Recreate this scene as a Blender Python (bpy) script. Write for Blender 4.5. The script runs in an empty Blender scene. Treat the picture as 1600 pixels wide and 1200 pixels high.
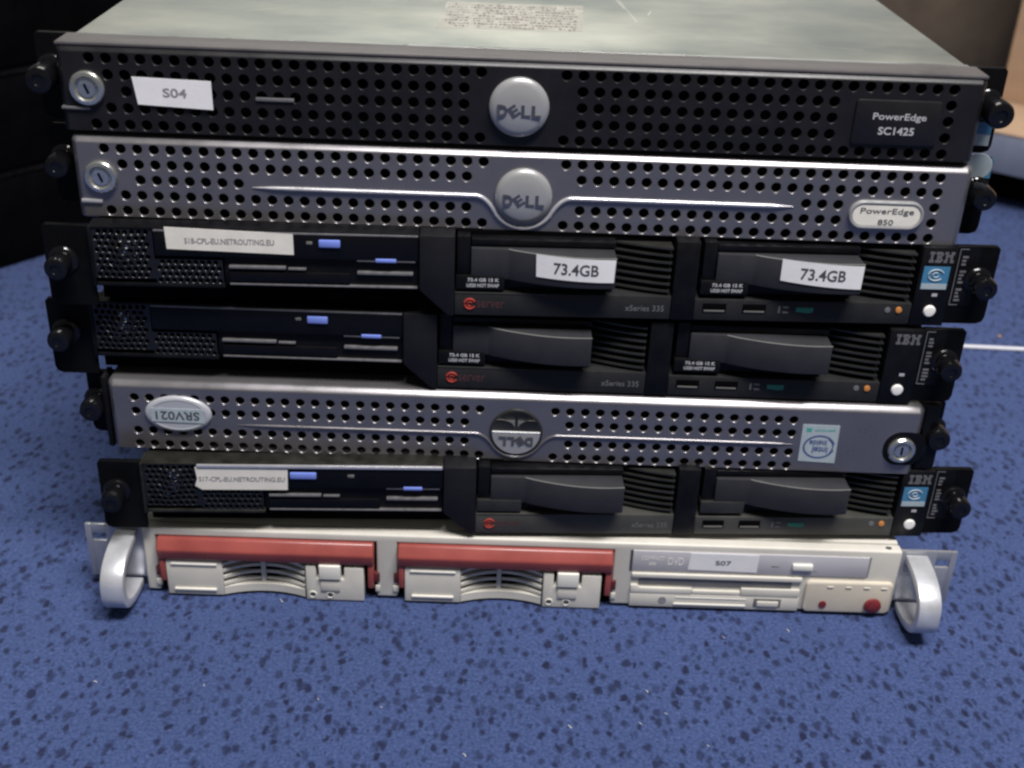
import bpy, bmesh, math, random
from mathutils import Vector, Matrix
random.seed(7)
PI = math.pi
MM = 0.001
scn = bpy.context.scene
COL = scn.collection

# ------------------------------------------------------------------ camera
cam_d = bpy.data.cameras.new('camera'); cam = bpy.data.objects.new('camera', cam_d); COL.objects.link(cam)
cam_r = Vector((0.9992895, 0.00358231, 0.0375187)); cam_u = Vector((-0.03471465, 0.47511021, 0.87924125)); cam_f = Vector((0.0146758, 0.879919, -0.47489701))
m = Matrix((cam_r, cam_u, -cam_f)).transposed().to_4x4(); m.translation = Vector((-19.646, -555.747, 442.652)) * MM
cam.matrix_world = m
cam_d.sensor_fit = 'HORIZONTAL'; cam_d.sensor_width = 36.0; cam_d.lens = 36.0 * 1883.69 / 1600
cam_d.clip_start = 0.02; cam_d.clip_end = 50
cam_d.dof.use_dof = True; cam_d.dof.focus_distance = 0.62; cam_d.dof.aperture_fstop = 9
scn.camera = cam

# ------------------------------------------------------------------ world + lamps
w = bpy.data.worlds.new('World'); scn.world = w; w.use_nodes = True
bg = w.node_tree.nodes['Background']; bg.inputs[0].default_value = (0.93, 0.95, 0.92, 1); bg.inputs[1].default_value = 0.13

def area(name, loc, target, sx, sy, power, color):
    d = bpy.data.lights.new(name, 'AREA'); d.shape = 'RECTANGLE'; d.size = sx; d.size_y = sy; d.energy = power; d.color = color
    o = bpy.data.objects.new(name, d); COL.objects.link(o); o.location = loc
    o.rotation_euler = (Vector(target) - Vector(loc)).to_track_quat('-Z', 'Y').to_euler()
    return o
area('ceiling_tube_light', (0.30, -0.66, 1.9), (0.10, -0.05, 0.05), 1.0, 0.30, 63, (1.0, 0.97, 0.96))
area('ceiling_tube_light', (-0.2, 1.3, 2.2), (0.0, 0.1, 0.2), 1.3, 0.6, 18, (1.0, 0.99, 0.92))
area('lid_sheen_fill', (-0.1, 2.9, 1.25), (0.0, 0.2, 0.3), 3.0, 1.1, 6.5, (1.0, 1.0, 0.92))  # unseen area lamp added to give the steel lid its sheen
scn.view_settings.view_transform = 'Standard'; scn.view_settings.look = 'None'
scn.view_settings.exposure = 0.0; scn.view_settings.gamma = 1.0
scn.render.engine = 'CYCLES'
try:
    scn.cycles.pixel_filter_type = 'BLACKMAN_HARRIS'; scn.cycles.filter_width = 2.5
except Exception: pass

# ------------------------------------------------------------------ materials
def mat(name, color, rough=0.5, metal=0.0, var=0.12, vscale=60, bump=0.0, bscale=900, rvar=0.1, coat=0.0, spec=0.5, color2=None, stretch=(1, 1, 1), emit=None):
    m = bpy.data.materials.new(name); m.use_nodes = True; nt = m.node_tree; N = nt.nodes; L = nt.links
    b = N['Principled BSDF']; tc = N.new('ShaderNodeTexCoord')
    mp = N.new('ShaderNodeMapping'); mp.inputs['Scale'].default_value = stretch; L.new(tc.outputs['Object'], mp.inputs[0])
    n = N.new('ShaderNodeTexNoise'); n.inputs['Scale'].default_value = vscale; n.inputs['Detail'].default_value = 6; n.inputs['Roughness'].default_value = 0.6
    L.new(mp.outputs[0], n.inputs['Vector'])
    mr = N.new('ShaderNodeMapRange'); mr.inputs[1].default_value = 0.3; mr.inputs[2].default_value = 0.7; L.new(n.outputs[0], mr.inputs[0])
    mx = N.new('ShaderNodeMix'); mx.data_type = 'RGBA'; L.new(mr.outputs[0], mx.inputs[0])
    c2 = color2 or tuple(c * (1 + var) for c in color)
    mx.inputs[6].default_value = (*[c * (1 - var) for c in color], 1); mx.inputs[7].default_value = (*c2, 1)
    L.new(mx.outputs[2], b.inputs['Base Color'])
    rr = N.new('ShaderNodeMapRange'); rr.inputs[1].default_value = 0.3; rr.inputs[2].default_value = 0.7
    rr.inputs[3].default_value = max(0.03, rough - rvar); rr.inputs[4].default_value = min(1, rough + rvar); L.new(n.outputs[0], rr.inputs[0]); L.new(rr.outputs[0], b.inputs['Roughness'])
    b.inputs['Metallic'].default_value = metal; b.inputs['Coat Weight'].default_value = coat; b.inputs['Specular IOR Level'].default_value = spec
    if bump:
        n2 = N.new('ShaderNodeTexNoise'); n2.inputs['Scale'].default_value = bscale; n2.inputs['Detail'].default_value = 2; L.new(mp.outputs[0], n2.inputs['Vector'])
        bp = N.new('ShaderNodeBump'); bp.inputs['Strength'].default_value = bump; bp.inputs['Distance'].default_value = 0.0005
        L.new(n2.outputs[0], bp.inputs['Height']); L.new(bp.outputs[0], b.inputs['Normal'])
    if emit:
        b.inputs['Emission Color'].default_value = (*emit[0], 1); b.inputs['Emission Strength'].default_value = emit[1]
    return m
M = {
 'silver': mat('silver_paint', (0.225, 0.215, 0.225), 0.31, 0.72, 0.07, 40, 0.05, 1800, 0.05),
 'silver2': mat('silver_highlight', (0.62, 0.61, 0.63), 0.28, 0.6, 0.05),  # paler silver, paints the light caught on ledges and rims
 'darkbez': mat('charcoal_paint', (0.010, 0.0095, 0.011), 0.34, 0.0, 0.2, 60, 0.08, 1500, 0.05, spec=0.32),
 'darkframe': mat('charcoal_lit_top', (0.105, 0.097, 0.098), 0.40, 0.3, 0.1, 60, 0.05),  # lighter version of the charcoal, paints the bezel's lit top
 'black': mat('black_plastic', (0.004, 0.004, 0.005), 0.42, 0, 0.4, 80, 0.1, 1400, 0.12, spec=0.2),
 'blackgloss': mat('glossy_black_plastic', (0.004, 0.004, 0.005), 0.22, 0, 0.2, 80, 0.0, 900, 0.08, spec=0.2),
 'soft': mat('charcoal_soft_plastic', (0.008, 0.008, 0.010), 0.5, 0, 0.15, 80, 0.2, 1500, 0.05, spec=0.25),
 'strip': mat('dark_grey_plastic', (0.018, 0.018, 0.019), 0.5, 0, 0.15, 80, 0.2, 1600, spec=0.25),
 'void': mat('recess_shade_black', (0.0015, 0.0015, 0.002), 0.8, 0, 0.2, 50, spec=0.05),  # near-black, paints the shade inside holes, recesses and gaps
 'fin': mat('dark_fin_plastic', (0.022, 0.022, 0.020), 0.35, 0, 0.15, 80),
 'edge': mat('edge_highlight_grey', (0.16, 0.155, 0.16), 0.35, 0.3, 0.2, 300),  # lighter grey, paints highlights along dark rims and ledges
 'lever': mat('grip_plastic', (0.026, 0.026, 0.030), 0.5, 0, 0.12, 80, 0.2, 1500, 0.05, spec=0.3),
 'earblk': mat('matt_black_ear', (0.003, 0.003, 0.0035), 0.5, 0, 0.2, 80, spec=0.10),
 'olive': mat('dull_dark_lid', (0.022, 0.022, 0.018), 0.45, 0.4, 0.5, 90),
 'rim': mat('lever_glint_badge_grey', (0.16, 0.16, 0.15), 0.3),  # paints the lever edge highlight; also the grey lobes of the round badge
 'strip6': mat('grey_plastic_strip', (0.045, 0.045, 0.040), 0.5, 0, 0.15, 80),
 'oval': mat('pale_grey_badge', (0.46, 0.47, 0.50), 0.3, 0.2, 0.04, rvar=.04),
 'earm': mat('plain_steel_ear', (0.42, 0.43, 0.46), 0.35, 0.6, 0.08, 60, rvar=.05),
 'mesh': mat('grille_metal', (0.010, 0.010, 0.012), 0.26, 0.1, 0.3, 120, spec=.45),
 'lid': mat('galvanised_steel', (0.29, 0.325, 0.315), 0.40, 0.85, 0.1, 9, 0.03, 300, 0.06, color2=(0.52, 0.52, 0.465), stretch=(1, 1.5, 1)),  # paler blotches in the colour stand in for blotchy reflections
 'lidedge': mat('fold_highlight_steel', (0.55, 0.56, 0.54), 0.3, 0.85, 0.1, 30),  # paler than the lid, paints the highlight along its fold
 'bodym': mat('steel_case', (0.30, 0.30, 0.29), 0.4, 0.7, 0.15, 30),
 'paper': mat('label_paper', (0.74, 0.73, 0.74), 0.6, 0, 0.03, 90, 0.1, 500),
 'paper2': mat('cream_label_paper', (0.72, 0.69, 0.62), 0.6, 0, 0.05, 90, 0.1, 500),
 'ink': mat('printed_ink', (0.06, 0.06, 0.07), 0.6, 0, 0.1),
 'inkgrey': mat('faded_ink', (0.25, 0.24, 0.25), 0.6, 0, 0.1),
 'lite': mat('light_grey_print', (0.42, 0.42, 0.44), 0.5, 0, 0.1),
 'dimprint': mat('dim_grey_print', (0.13, 0.13, 0.14), 0.5, 0, 0.1),
 'logo': mat('satin_grey_badge', (0.36, 0.36, 0.36), 0.30, 0.35, 0.04, 60, 0.0, 900, 0.04),
 'logodk': mat('badge_letter', (0.15, 0.15, 0.17), 0.25, 0.7, 0.05),
 'chrome': mat('lock_metal', (0.62, 0.62, 0.58), 0.22, 0.9, 0.1, 200),
 'blue': mat('blue_button', (0.18, 0.25, 0.68), 0.35, 0, 0.05),
 'stblue': mat('blue_sticker', (0.05, 0.18, 0.32), 0.4, 0, 0.15, 200),
 'stpale': mat('pale_sticker', (0.36, 0.42, 0.45), 0.4, 0, 0.08, 200),
 'teal': mat('teal_print', (0.05, 0.32, 0.28), 0.4, 0, 0.1),
 'navy': mat('navy_print', (0.06, 0.09, 0.22), 0.4, 0, 0.1),
 'red': mat('red_print', (0.30, 0.035, 0.025), 0.4, 0, 0.1),
 'reddim': mat('dim_red_print', (0.075, 0.03, 0.028), 0.4, 0, 0.1),
 'green': mat('green_marking', (0.02, 0.20, 0.13), 0.4, 0, 0.1),
 'amber': mat('amber_lens', (0.55, 0.22, 0.05), 0.25, 0, 0.1),
 'pw': mat('white_button', (0.80, 0.78, 0.74), 0.3, 0, 0.04),
 'usb': mat('port_contact', (0.24, 0.23, 0.20), 0.4, 0.5, 0.1),
 'beige': mat('beige_plastic', (0.60, 0.575, 0.51), 0.38, 0, 0.08, 40, 0.15, 1600, 0.06),
 'beigelt': mat('pale_beige_plastic', (0.74, 0.72, 0.65), 0.35, 0, 0.03, 40),
 'yell': mat('yellowed_plastic', (0.60, 0.54, 0.44), 0.45, 0, 0.05, 40, 0.2, 1500),
 'lilac': mat('grey_lilac_plastic', (0.46, 0.45, 0.475), 0.4, 0, 0.04, 40),
 'redbar': mat('red_plastic_handle', (0.285, 0.062, 0.052), 0.32, 0, 0.16, 35, 0.03, 1500, 0.05),
 'brown': mat('dark_red_hinge', (0.09, 0.018, 0.018), 0.4, 0, 0.1),
 'knobred': mat('red_button', (0.17, 0.022, 0.026), 0.35, 0, 0.25, 500),
 'alu': mat('brushed_aluminium', (0.62, 0.63, 0.66), 0.38, 0.5, 0.12, 60, 0.12, 600, 0.08),
 'knob': mat('thumbscrew_black', (0.004, 0.004, 0.005), 0.16, 0, 0.2, rvar=.03, spec=.4),
 'knobw': mat('thumbscrew_metal', (0.6, 0.58, 0.56), 0.25, 0.9, 0.1),
 'steelblk': mat('matt_black_case', (0.0018, 0.0018, 0.0024), 0.6, 0, 0.3, 30, spec=0.05),
 'tan': mat('tan_board', (0.44, 0.30, 0.20), 0.6, 0, 0.06, 12, 0.1, 400, stretch=(1, 1, 6)),
 'brownw': mat('dark_brown_board', (0.13, 0.10, 0.075), 0.6, 0, 0.2, 20, 0.1, 300),
 'slate': mat('blue_grey_edge', (0.17, 0.19, 0.26), 0.55, 0, 0.1, 30),
 'cable': mat('white_cable_jacket', (0.78, 0.78, 0.82), 0.35, 0, 0.03),
 'lint': mat('pale_lint', (0.62, 0.60, 0.56), 0.8, 0, 0.1),
 'crumb': mat('orange_crumb', (0.55, 0.30, 0.12), 0.8, 0, 0.1),
 'faded': mat('faded_print', (0.16, 0.135, 0.12), 0.55, 0.1, 0.25, 400),
 'lidlabel': mat('worn_clear_label', (0.36, 0.35, 0.31), 0.45, 0.3, 0.25, 120),
 'scratch': mat('bright_scratch', (0.62, 0.63, 0.58), 0.4, 0.8, 0.1),
}
def carpet_mat():
    m = bpy.data.materials.new('blue_carpet'); m.use_nodes = True; nt = m.node_tree; N = nt.nodes; L = nt.links
    b = N['Principled BSDF']; tc = N.new('ShaderNodeTexCoord')
    wn = N.new('ShaderNodeTexNoise'); wn.inputs['Scale'].default_value = 160; wn.inputs['Detail'].default_value = 3; L.new(tc.outputs['Object'], wn.inputs['Vector'])
    vs = N.new('ShaderNodeVectorMath'); vs.operation = 'SCALE'; vs.inputs['Scale'].default_value = 0.006; L.new(wn.outputs['Color'], vs.inputs[0])
    ad = N.new('ShaderNodeVectorMath'); L.new(tc.outputs['Object'], ad.inputs[0]); L.new(vs.outputs[0], ad.inputs[1])
    def spots(scale, r0, r1, rot, off):
        mp = N.new('ShaderNodeMapping'); mp.inputs['Rotation'].default_value = (0, 0, rot); mp.inputs['Location'].default_value = (off, off * .7, 0); mp.inputs['Scale'].default_value = (1, 0.62, 1)
        L.new(ad.outputs[0], mp.inputs[0])
        v = N.new('ShaderNodeTexVoronoi'); v.voronoi_dimensions = '2D'; v.inputs['Scale'].default_value = scale; v.inputs['Randomness'].default_value = 1.0
        L.new(mp.outputs[0], v.inputs['Vector'])
        sep = N.new('ShaderNodeSeparateColor'); L.new(v.outputs['Color'], sep.inputs[0])
        t = N.new('ShaderNodeMapRange'); t.inputs[3].default_value = r0; t.inputs[4].default_value = r1; L.new(sep.outputs[0], t.inputs[0])
        s = N.new('ShaderNodeMath'); s.operation = 'SUBTRACT'; L.new(t.outputs[0], s.inputs[0]); L.new(v.outputs['Distance'], s.inputs[1])
        k = N.new('ShaderNodeMapRange'); k.inputs[1].default_value = -0.08; k.inputs[2].default_value = 0.12; L.new(s.outputs[0], k.inputs[0])
        q = N.new('ShaderNodeMath'); q.operation = 'MULTIPLY'; L.new(k.outputs[0], q.inputs[0])
        z = N.new('ShaderNodeMapRange'); z.inputs[3].default_value = 0.45; z.inputs[4].default_value = 1.0; L.new(sep.outputs[1], z.inputs[0]); L.new(z.outputs[0], q.inputs[1])
        return q
    s1 = spots(165, 0.0, 0.38, 0.5, 0.0); s2 = spots(132, -0.08, 0.32, -0.4, 0.37)
    mxm = N.new('ShaderNodeMath'); mxm.operation = 'MAXIMUM'; L.new(s1.outputs[0], mxm.inputs[0]); L.new(s2.outputs[0], mxm.inputs[1])
    fn = N.new('ShaderNodeTexNoise'); fn.inputs['Scale'].default_value = 520; fn.inputs['Detail'].default_value = 5; fn.inputs['Roughness'].default_value = 0.75; L.new(tc.outputs['Object'], fn.inputs['Vector'])
    base = N.new('ShaderNodeValToRGB'); cr = base.color_ramp
    cr.elements[0].position = 0.36; cr.elements[0].color = (0.022, 0.042, 0.120, 1); cr.elements[1].position = 0.66; cr.elements[1].color = (0.074, 0.104, 0.245, 1)
    L.new(fn.outputs[0], base.inputs[0])
    big = N.new('ShaderNodeTexNoise'); big.inputs['Scale'].default_value = 14; big.inputs['Detail'].default_value = 3; L.new(tc.outputs['Object'], big.inputs['Vector'])
    bm_ = N.new('ShaderNodeMix'); bm_.data_type = 'RGBA'; bm_.blend_type = 'MULTIPLY'; bm_.inputs[0].default_value = 0.35
    L.new(base.outputs[0], bm_.inputs[6]); br = N.new('ShaderNodeMapRange'); br.inputs[1].default_value = .3; br.inputs[2].default_value = .7; br.inputs[3].default_value = .8; br.inputs[4].default_value = 1.15; L.new(big.outputs[0], br.inputs[0]); L.new(br.outputs[0], bm_.inputs[7])
    mix = N.new('ShaderNodeMix'); mix.data_type = 'RGBA'; mix.inputs[7].default_value = (0.009, 0.011, 0.034, 1)
    mm = N.new('ShaderNodeMath'); mm.operation = 'MULTIPLY'; mm.inputs[1].default_value = 0.97; L.new(mxm.outputs[0], mm.inputs[0])
    L.new(mm.outputs[0], mix.inputs[0]); L.new(bm_.outputs[2], mix.inputs[6]); L.new(mix.outputs[2], b.inputs['Base Color'])
    b.inputs['Roughness'].default_value = 1.0; b.inputs['Specular IOR Level'].default_value = 0.1
    b.inputs['Sheen Weight'].default_value = 0.25; b.inputs['Sheen Roughness'].default_value = 0.5; b.inputs['Sheen Tint'].default_value = (0.5, 0.6, 1, 1)
    hm = N.new('ShaderNodeMath'); hm.operation = 'SUBTRACT'; L.new(fn.outputs[0], hm.inputs[0]); hq = N.new('ShaderNodeMath'); hq.operation = 'MULTIPLY'; hq.inputs[1].default_value = 0.4; L.new(mxm.outputs[0], hq.inputs[0]); L.new(hq.outputs[0], hm.inputs[1])
    bp = N.new('ShaderNodeBump'); bp.inputs['Strength'].default_value = 0.7; bp.inputs['Distance'].default_value = 0.0012; L.new(hm.outputs[0], bp.inputs['Height']); L.new(bp.outputs[0], b.inputs['Normal'])
    return m
M['carpet'] = carpet_mat()

# ------------------------------------------------------------------ mesh helpers (all numbers in millimetres)
class B:
    def __init__(s): s.bm = bmesh.new()
    def _merge(s, t):
        me = bpy.data.meshes.new('tmp'); t.to_mesh(me); t.free(); s.bm.from_mesh(me); bpy.data.meshes.remove(me)
    def prism(s, poly, a, b, axis='y', bevel=0, seg=2):
        """poly: 2D points; axis y -> (x,z); axis z -> (x,y); axis x -> (y,z); extruded from a to b"""
        t = bmesh.new()
        def P(p, h):
            return {'y': (p[0], h, p[1]), 'z': (p[0], p[1], h), 'x': (h, p[0], p[1])}[axis]
        va = [t.verts.new(P(p, a)) for p in poly]; vb = [t.verts.new(P(p, b)) for p in poly]; n = len(poly)
        t.faces.new(va); t.faces.new(vb)
        for i in range(n): t.faces.new((va[i], va[(i + 1) % n], vb[(i + 1) % n], vb[i]))
        bmesh.ops.recalc_face_normals(t, faces=t.faces[:])
        if bevel: bmesh.ops.bevel(t, geom=t.edges[:], offset=bevel, segments=seg, affect='EDGES', profile=0.5, clamp_overlap=True)
        s._merge(t); return s
    def box(s, x0, x1, y0, y1, z0, z1, bevel=0, seg=2):
        return s.prism([(x0, z0), (x1, z0), (x1, z1), (x0, z1)], y0, y1, 'y', bevel, seg)
    def lathe(s, cx, cz, prof, seg=32, axis='y', c3=0):
        """prof: (radius, along-axis) from outside/back to the centre at the front"""
        t = bmesh.new(); rings = []
        for r, h in prof:
            if r <= 1e-6: rings.append([t.verts.new((0, h, 0))])
            else: rings.append([t.verts.new((r * math.cos(2 * PI * k / seg), h, r * math.sin(2 * PI * k / seg))) for k in range(seg)])
        for A, C in zip(rings, rings[1:]):
            for k in range(seg):
                k2 = (k + 1) % seg
                if len(A) == 1: t.faces.new((A[0], C[k], C[k2]))
                elif len(C) == 1: t.faces.new((A[k], A[k2], C[0]))
                else: t.faces.new((A[k], A[k2], C[k2], C[k]))
        bmesh.ops.recalc_face_normals(t, faces=t.faces[:])
        for v in t.verts: v.co = Vector((v.co.x + cx, v.co.y, v.co.z + cz))
        s._merge(t); return s
    def tube(s, pts, r, seg=8, rad=None):
        t = bmesh.new(); rings = []; n = len(pts); P = [Vector(p) for p in pts]; up = Vector((0, 0, 1))
        for i, p in enumerate(P):
            d = (P[min(i + 1, n - 1)] - P[max(i - 1, 0)]).normalized()
            a = d.cross(up); a = a.normalized() if a.length > 1e-3 else Vector((1, 0, 0)); c = a.cross(d)
            rr = rad[i] if rad else r
            rings.append([t.verts.new(p + a * rr * math.cos(2 * PI * k / seg) + c * rr * math.sin(2 * PI * k / seg)) for k in range(seg)])
        for A, C in zip(rings, rings[1:]):
            for k in range(seg): t.faces.new((A[k], A[(k + 1) % seg], C[(k + 1) % seg], C[k]))
        t.faces.new(rings[0]); t.faces.new(rings[-1])
        bmesh.ops.recalc_face_normals(t, faces=t.faces[:]); s._merge(t); return s
    def rrect(s, x0, x1, z0, z1, rc, prof, fill=True, n=8):
        """rounded rectangle rings: prof = (grow, y) ; first ring is closed with a face if fill"""
        t = bmesh.new(); rings = []
        for g, y in prof:
            ring = []; r = max(rc + g, 0.0001)
            for cx, cz, a0 in ((x1 - rc, z1 - rc, 0), (x0 + rc, z1 - rc, PI / 2), (x0 + rc, z0 + rc, PI), (x1 - rc, z0 + rc, 1.5 * PI)):
                for k in range(n + 1):
                    a = a0 + PI / 2 * k / n
                    ring.append(t.verts.new((cx + r * math.cos(a), y, cz + r * math.sin(a))))
            rings.append(ring)
        L = len(rings[0])
        for A, C in zip(rings, rings[1:]):
            for k in range(L): t.faces.new((A[k], A[(k + 1) % L], C[(k + 1) % L], C[k]))
        if fill: t.faces.new(rings[0])
        bmesh.ops.remove_doubles(t, verts=t.verts[:], dist=0.0005)
        bmesh.ops.recalc_face_normals(t, faces=t.faces[:])
        s._merge(t)
        return s
    def perf(s, x0, x1, bands, r, pitch, y=0.0, ch=0.2, depth=1.0, seg=16):
        """bands: (z0, z1, zc, [hole x]); a plate facing -y with chamfered round holes"""
        bm = s.bm
        def q(a, b, c, d):
            if b - a > 1e-4: bm.faces.new([bm.verts.new(v) for v in ((a, y, c), (b, y, c), (b, y, d), (a, y, d))])
        h = pitch / 2
        for z0, z1, zc, xs in bands:
            cur = x0
            for hx in sorted(xs):
                q(cur, hx - h, z0, z1); cur = hx + h
                rings = [[], [], [], []]
                for k in range(seg):
                    a = 2 * PI * k / seg; cx, sx = math.cos(a), math.sin(a)
                    if k % (seg // 4) == seg // 8:
                        ox = h if cx > 0 else -h; oz = (z1 - zc) if sx > 0 else (z0 - zc)
                    else:
                        tx = h / abs(cx) if abs(cx) > 1e-6 else 1e9
                        tz = ((z1 - zc) if sx > 0 else (zc - z0)) / abs(sx) if abs(sx) > 1e-6 else 1e9
                        tt = min(tx, tz); ox, oz = cx * tt, sx * tt
                    rings[0].append(bm.verts.new((hx + ox, y, zc + oz)))
                    rings[1].append(bm.verts.new((hx + cx * (r + ch), y, zc + sx * (r + ch))))
                    rings[2].append(bm.verts.new((hx + cx * r, y + ch, zc + sx * r)))
                    rings[3].append(bm.verts.new((hx + cx * r * .94, y + depth, zc + sx * r * .94)))
                for A, C in zip(rings, rings[1:]):
                    for k in range(seg): bm.faces.new((A[k], A[(k + 1) % seg], C[(k + 1) % seg], C[k]))
            q(cur, x1, z0, z1)
        return s
    def build(s, name, mt, parent=None, ang=35):
        me = bpy.data.meshes.new(name)
        for v in s.bm.verts: v.co *= MM
        s.bm.to_mesh(me); s.bm.free()
        me.materials.append(mt if not isinstance(mt, str) else M[mt])
        me.polygons.foreach_set('use_smooth', [True] * len(me.polygons))
        try: me.set_sharp_from_angle(angle=math.radians(ang))
        except Exception: pass
        o = bpy.data.objects.new(name, me); COL.objects.link(o)
        if parent: o.parent = parent
        return o
def tag(o, label=None, cat=None, group=None, kind=None):
    for k, v in (('label', label), ('category', cat), ('group', group), ('kind', kind)):
        if v: o[k] = v
    return o
def thing(name, loc, rz, label, cat, group=None):
    o = bpy.data.objects.new(name, None); COL.objects.link(o); o.empty_display_size = 0.05
    o.location = Vector(loc) * MM; o.rotation_euler = (0, 0, rz); return tag(o, label, cat, group)
def text(body, cx, cz, wd, ht, y, mt, parent, name='lettering', flip=False, bold=0.0, depth=0.12, tilt=0.0, char_space=1.0, plane='y', shear=0):
    """real lettering, fitted to wd x ht mm, facing -y (plane y) or up (plane z)"""
    cu = bpy.data.curves.new('txt', 'FONT'); cu.body = body; cu.size = 1; cu.offset = bold; cu.extrude = 0; cu.align_x = 'CENTER'; cu.space_line = 1.0; cu.space_character = char_space; cu.shear = shear
    cu.resolution_u = 3
    t = bpy.data.objects.new('txt', cu); COL.objects.link(t)
    dg = bpy.context.evaluated_depsgraph_get(); dg.update()
    me = bpy.data.meshes.new_from_object(t.evaluated_get(dg)); bpy.data.objects.remove(t)
    xs = [v.co.x for v in me.vertices]; ys = [v.co.y for v in me.vertices]
    if not xs: return None
    sx = wd / (max(xs) - min(xs)); sy = ht / (max(ys) - min(ys)); mx = (max(xs) + min(xs)) / 2; my = (max(ys) + min(ys)) / 2
    bm = bmesh.new(); bm.from_mesh(me); bpy.data.meshes.remove(me)
    bmesh.ops.remove_doubles(bm, verts=bm.verts[:], dist=1e-5)
    ct, st = math.cos(tilt), math.sin(tilt)
    for v in bm.verts:
        u, q = (v.co.x - mx) * sx, (v.co.y - my) * sy
        if flip: u, q = -u, -q
        u, q = u * ct - q * st, u * st + q * ct
        v.co = (cx + u, y, cz + q) if plane == 'y' else (cx + u, cz + q, y)
    r = bmesh.ops.extrude_face_region(bm, geom=bm.faces[:])
    for e in r['geom']:
        if isinstance(e, bmesh.types.BMVert):
            if plane == 'y': e.co.y -= depth
            else: e.co.z += depth
    bmesh.ops.recalc_face_normals(bm, faces=bm.faces[:])
    b = B(); b.bm.free(); b.bm = bm
    return b.build(name, mt, parent)
def quadlabel(name, pts, y, mt, parent, th=0.35, label=None):
    """paper label from its four corners (tl, tr, br, bl) in the face plane"""
    o = B().prism(pts, y - th, y, 'y', 0).build(name, mt, parent)
    if label: o['label'] = label
    return o

# fitted pose of every server (mm, radians)
PZ = 43.8; H = 43.0
POSE = {1: (-10.5, 19.2, 0.004, 0), 2: (-8.3, 18.6, 0.005, 0), 3: (-4.5, 9.3, 0.034, 2.2), 4: (-13.3, 14.0, 0.002, 0), 5: (-6.5, 10.5, -0.001, 0), 6: (9.4, 2.5, 0.045, 2.6), 7: (0, 0, 0, 0)}
GROUP = 'rack servers stacked on the carpet'
def server(i, label):
    x, y, a, dz = POSE[i]
    return thing('rack_server', (x, y, (7 - i) * PZ + dz), a, label, 'server', GROUP)

# ------------------------------------------------------------------ the setting
B().prism([(-3000, -1500), (3000, -1500), (3000, 4000), (-3000, 4000)], -22, -2, 'z').build('carpet_floor', 'carpet')
tag(bpy.data.objects['carpet_floor'], kind='structure')

# ------------------------------------------------------------------ shared details
def thumbscrew(parent, x, z, y=0, r=5.3, L=14):
    r += .5
    t = B().lathe(x, z, [(r + 1.2, y), (r + 1.2, y - 1.0), (r + .6, y - 1.6), (r * .82, y - 2.2), (r * .82, y - 4.5), (r, y - 5), (r + .3, y - 7), (r + .3, y - L + 2), (r - .3, y - L + .4), (r - 1.4, y - L), (r * .45, y - L), (r * .4, y - L + .6), (0, y - L + .6)], 28).build('thumbscrew', 'knob', parent, 25)
    B().lathe(x, z, [(r + 1.6, y + .1), (r + 1.6, y - .9), (r + .3, y - 1.1)], 28).build('washer', 'knob', t)
    return t
def letters_dell(parent, cx, cz, wd, ht, y, mt, flip=False):
    s = -1 if flip else 1; lw = wd * .235
    g = None
    for ch, px, rot in (('D', -.375, 0), ('E', -.115, .62), ('L', .15, 0), ('L', .385, 0)):
        k = ht * (.92 if ch == 'E' else 1)
        text(ch, cx + s * px * wd, cz, lw * (1.0 if ch == 'D' else .9), k, y, mt, parent, 'letter', flip, 0.04, 0.6, rot)
def bezel(sv, W, rows, holes, mt_face, mt_frame, z_in0, z_in1, R=3.7, back=22, r=2.62):
    half = W / 2 - R; b = B(); bands = []
    edges = [z_in1] + [(rows[i] + rows[i + 1]) / 2 for i in range(len(rows) - 1)] + [z_in0]
    # keep every hole cell close to square: wide gaps become blank bands
    for i, zc in enumerate(rows):
        top, bot = edges[i], edges[i + 1]
        t2 = min(top, zc + 4.1); b2 = max(bot, zc - 4.1)
        if top - t2 > .01: bands.append((t2, top, 0, []))
        bands.append((b2, t2, zc, holes[i]))
        if b2 - bot > .01: bands.append((bot, b2, 0, []))
    b.perf(-half, half, bands, r, 8.09)
    face = b.build('perforated_face', mt_face, sv)
    f = B().rrect(-half, half, z_in0, z_in1, 0.0, [(0, 0), (R * .10, R * .03), (R * .24, R * .13), (R * .42, R * .30), (R * .60, R * .49), (R * .78, R * .70), (R * .92, R * .93), (R, R * 1.25), (R, back)], fill=False)
    for v in f.bm.verts:
        if v.co.z < z_in0: v.co.z = z_in0 + (v.co.z - z_in0) * .55
    fr = f.build('bezel_frame', mt_frame, sv, 50)
    return face, fr
def ears(sv, xi, xo, y, mt, z0=1, z1=43, knob=(231, 25), y2=3, r=5.3, L=14, side=(-1, 1)):
    out = []
    for s in side:
        a, b_ = sorted((s * xi, s * xo)); c = 4
        poly = [(a, z0), (b_, z0), (b_, z1), (a, z1)]
        if s > 0: poly = [(a, z0), (b_ - c, z0), (b_ - 1, z0 + 1.2), (b_, z0 + c), (b_, z1 - 1.5), (b_ - 1.5, z1), (a, z1)]
        else: poly = [(a + c, z0), (b_, z0), (b_, z1), (a + 1.5, z1), (a, z1 - 1.5), (a, z0 + c), (a + 1, z0 + 1.2)]
        e = B().prism(poly, y, y + y2, 'y', 0.3, 1).build('mounting_ear', mt, sv)
        thumbscrew(e, s * knob[0], knob[1], y, r, L); out.append(e)
    return out
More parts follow.
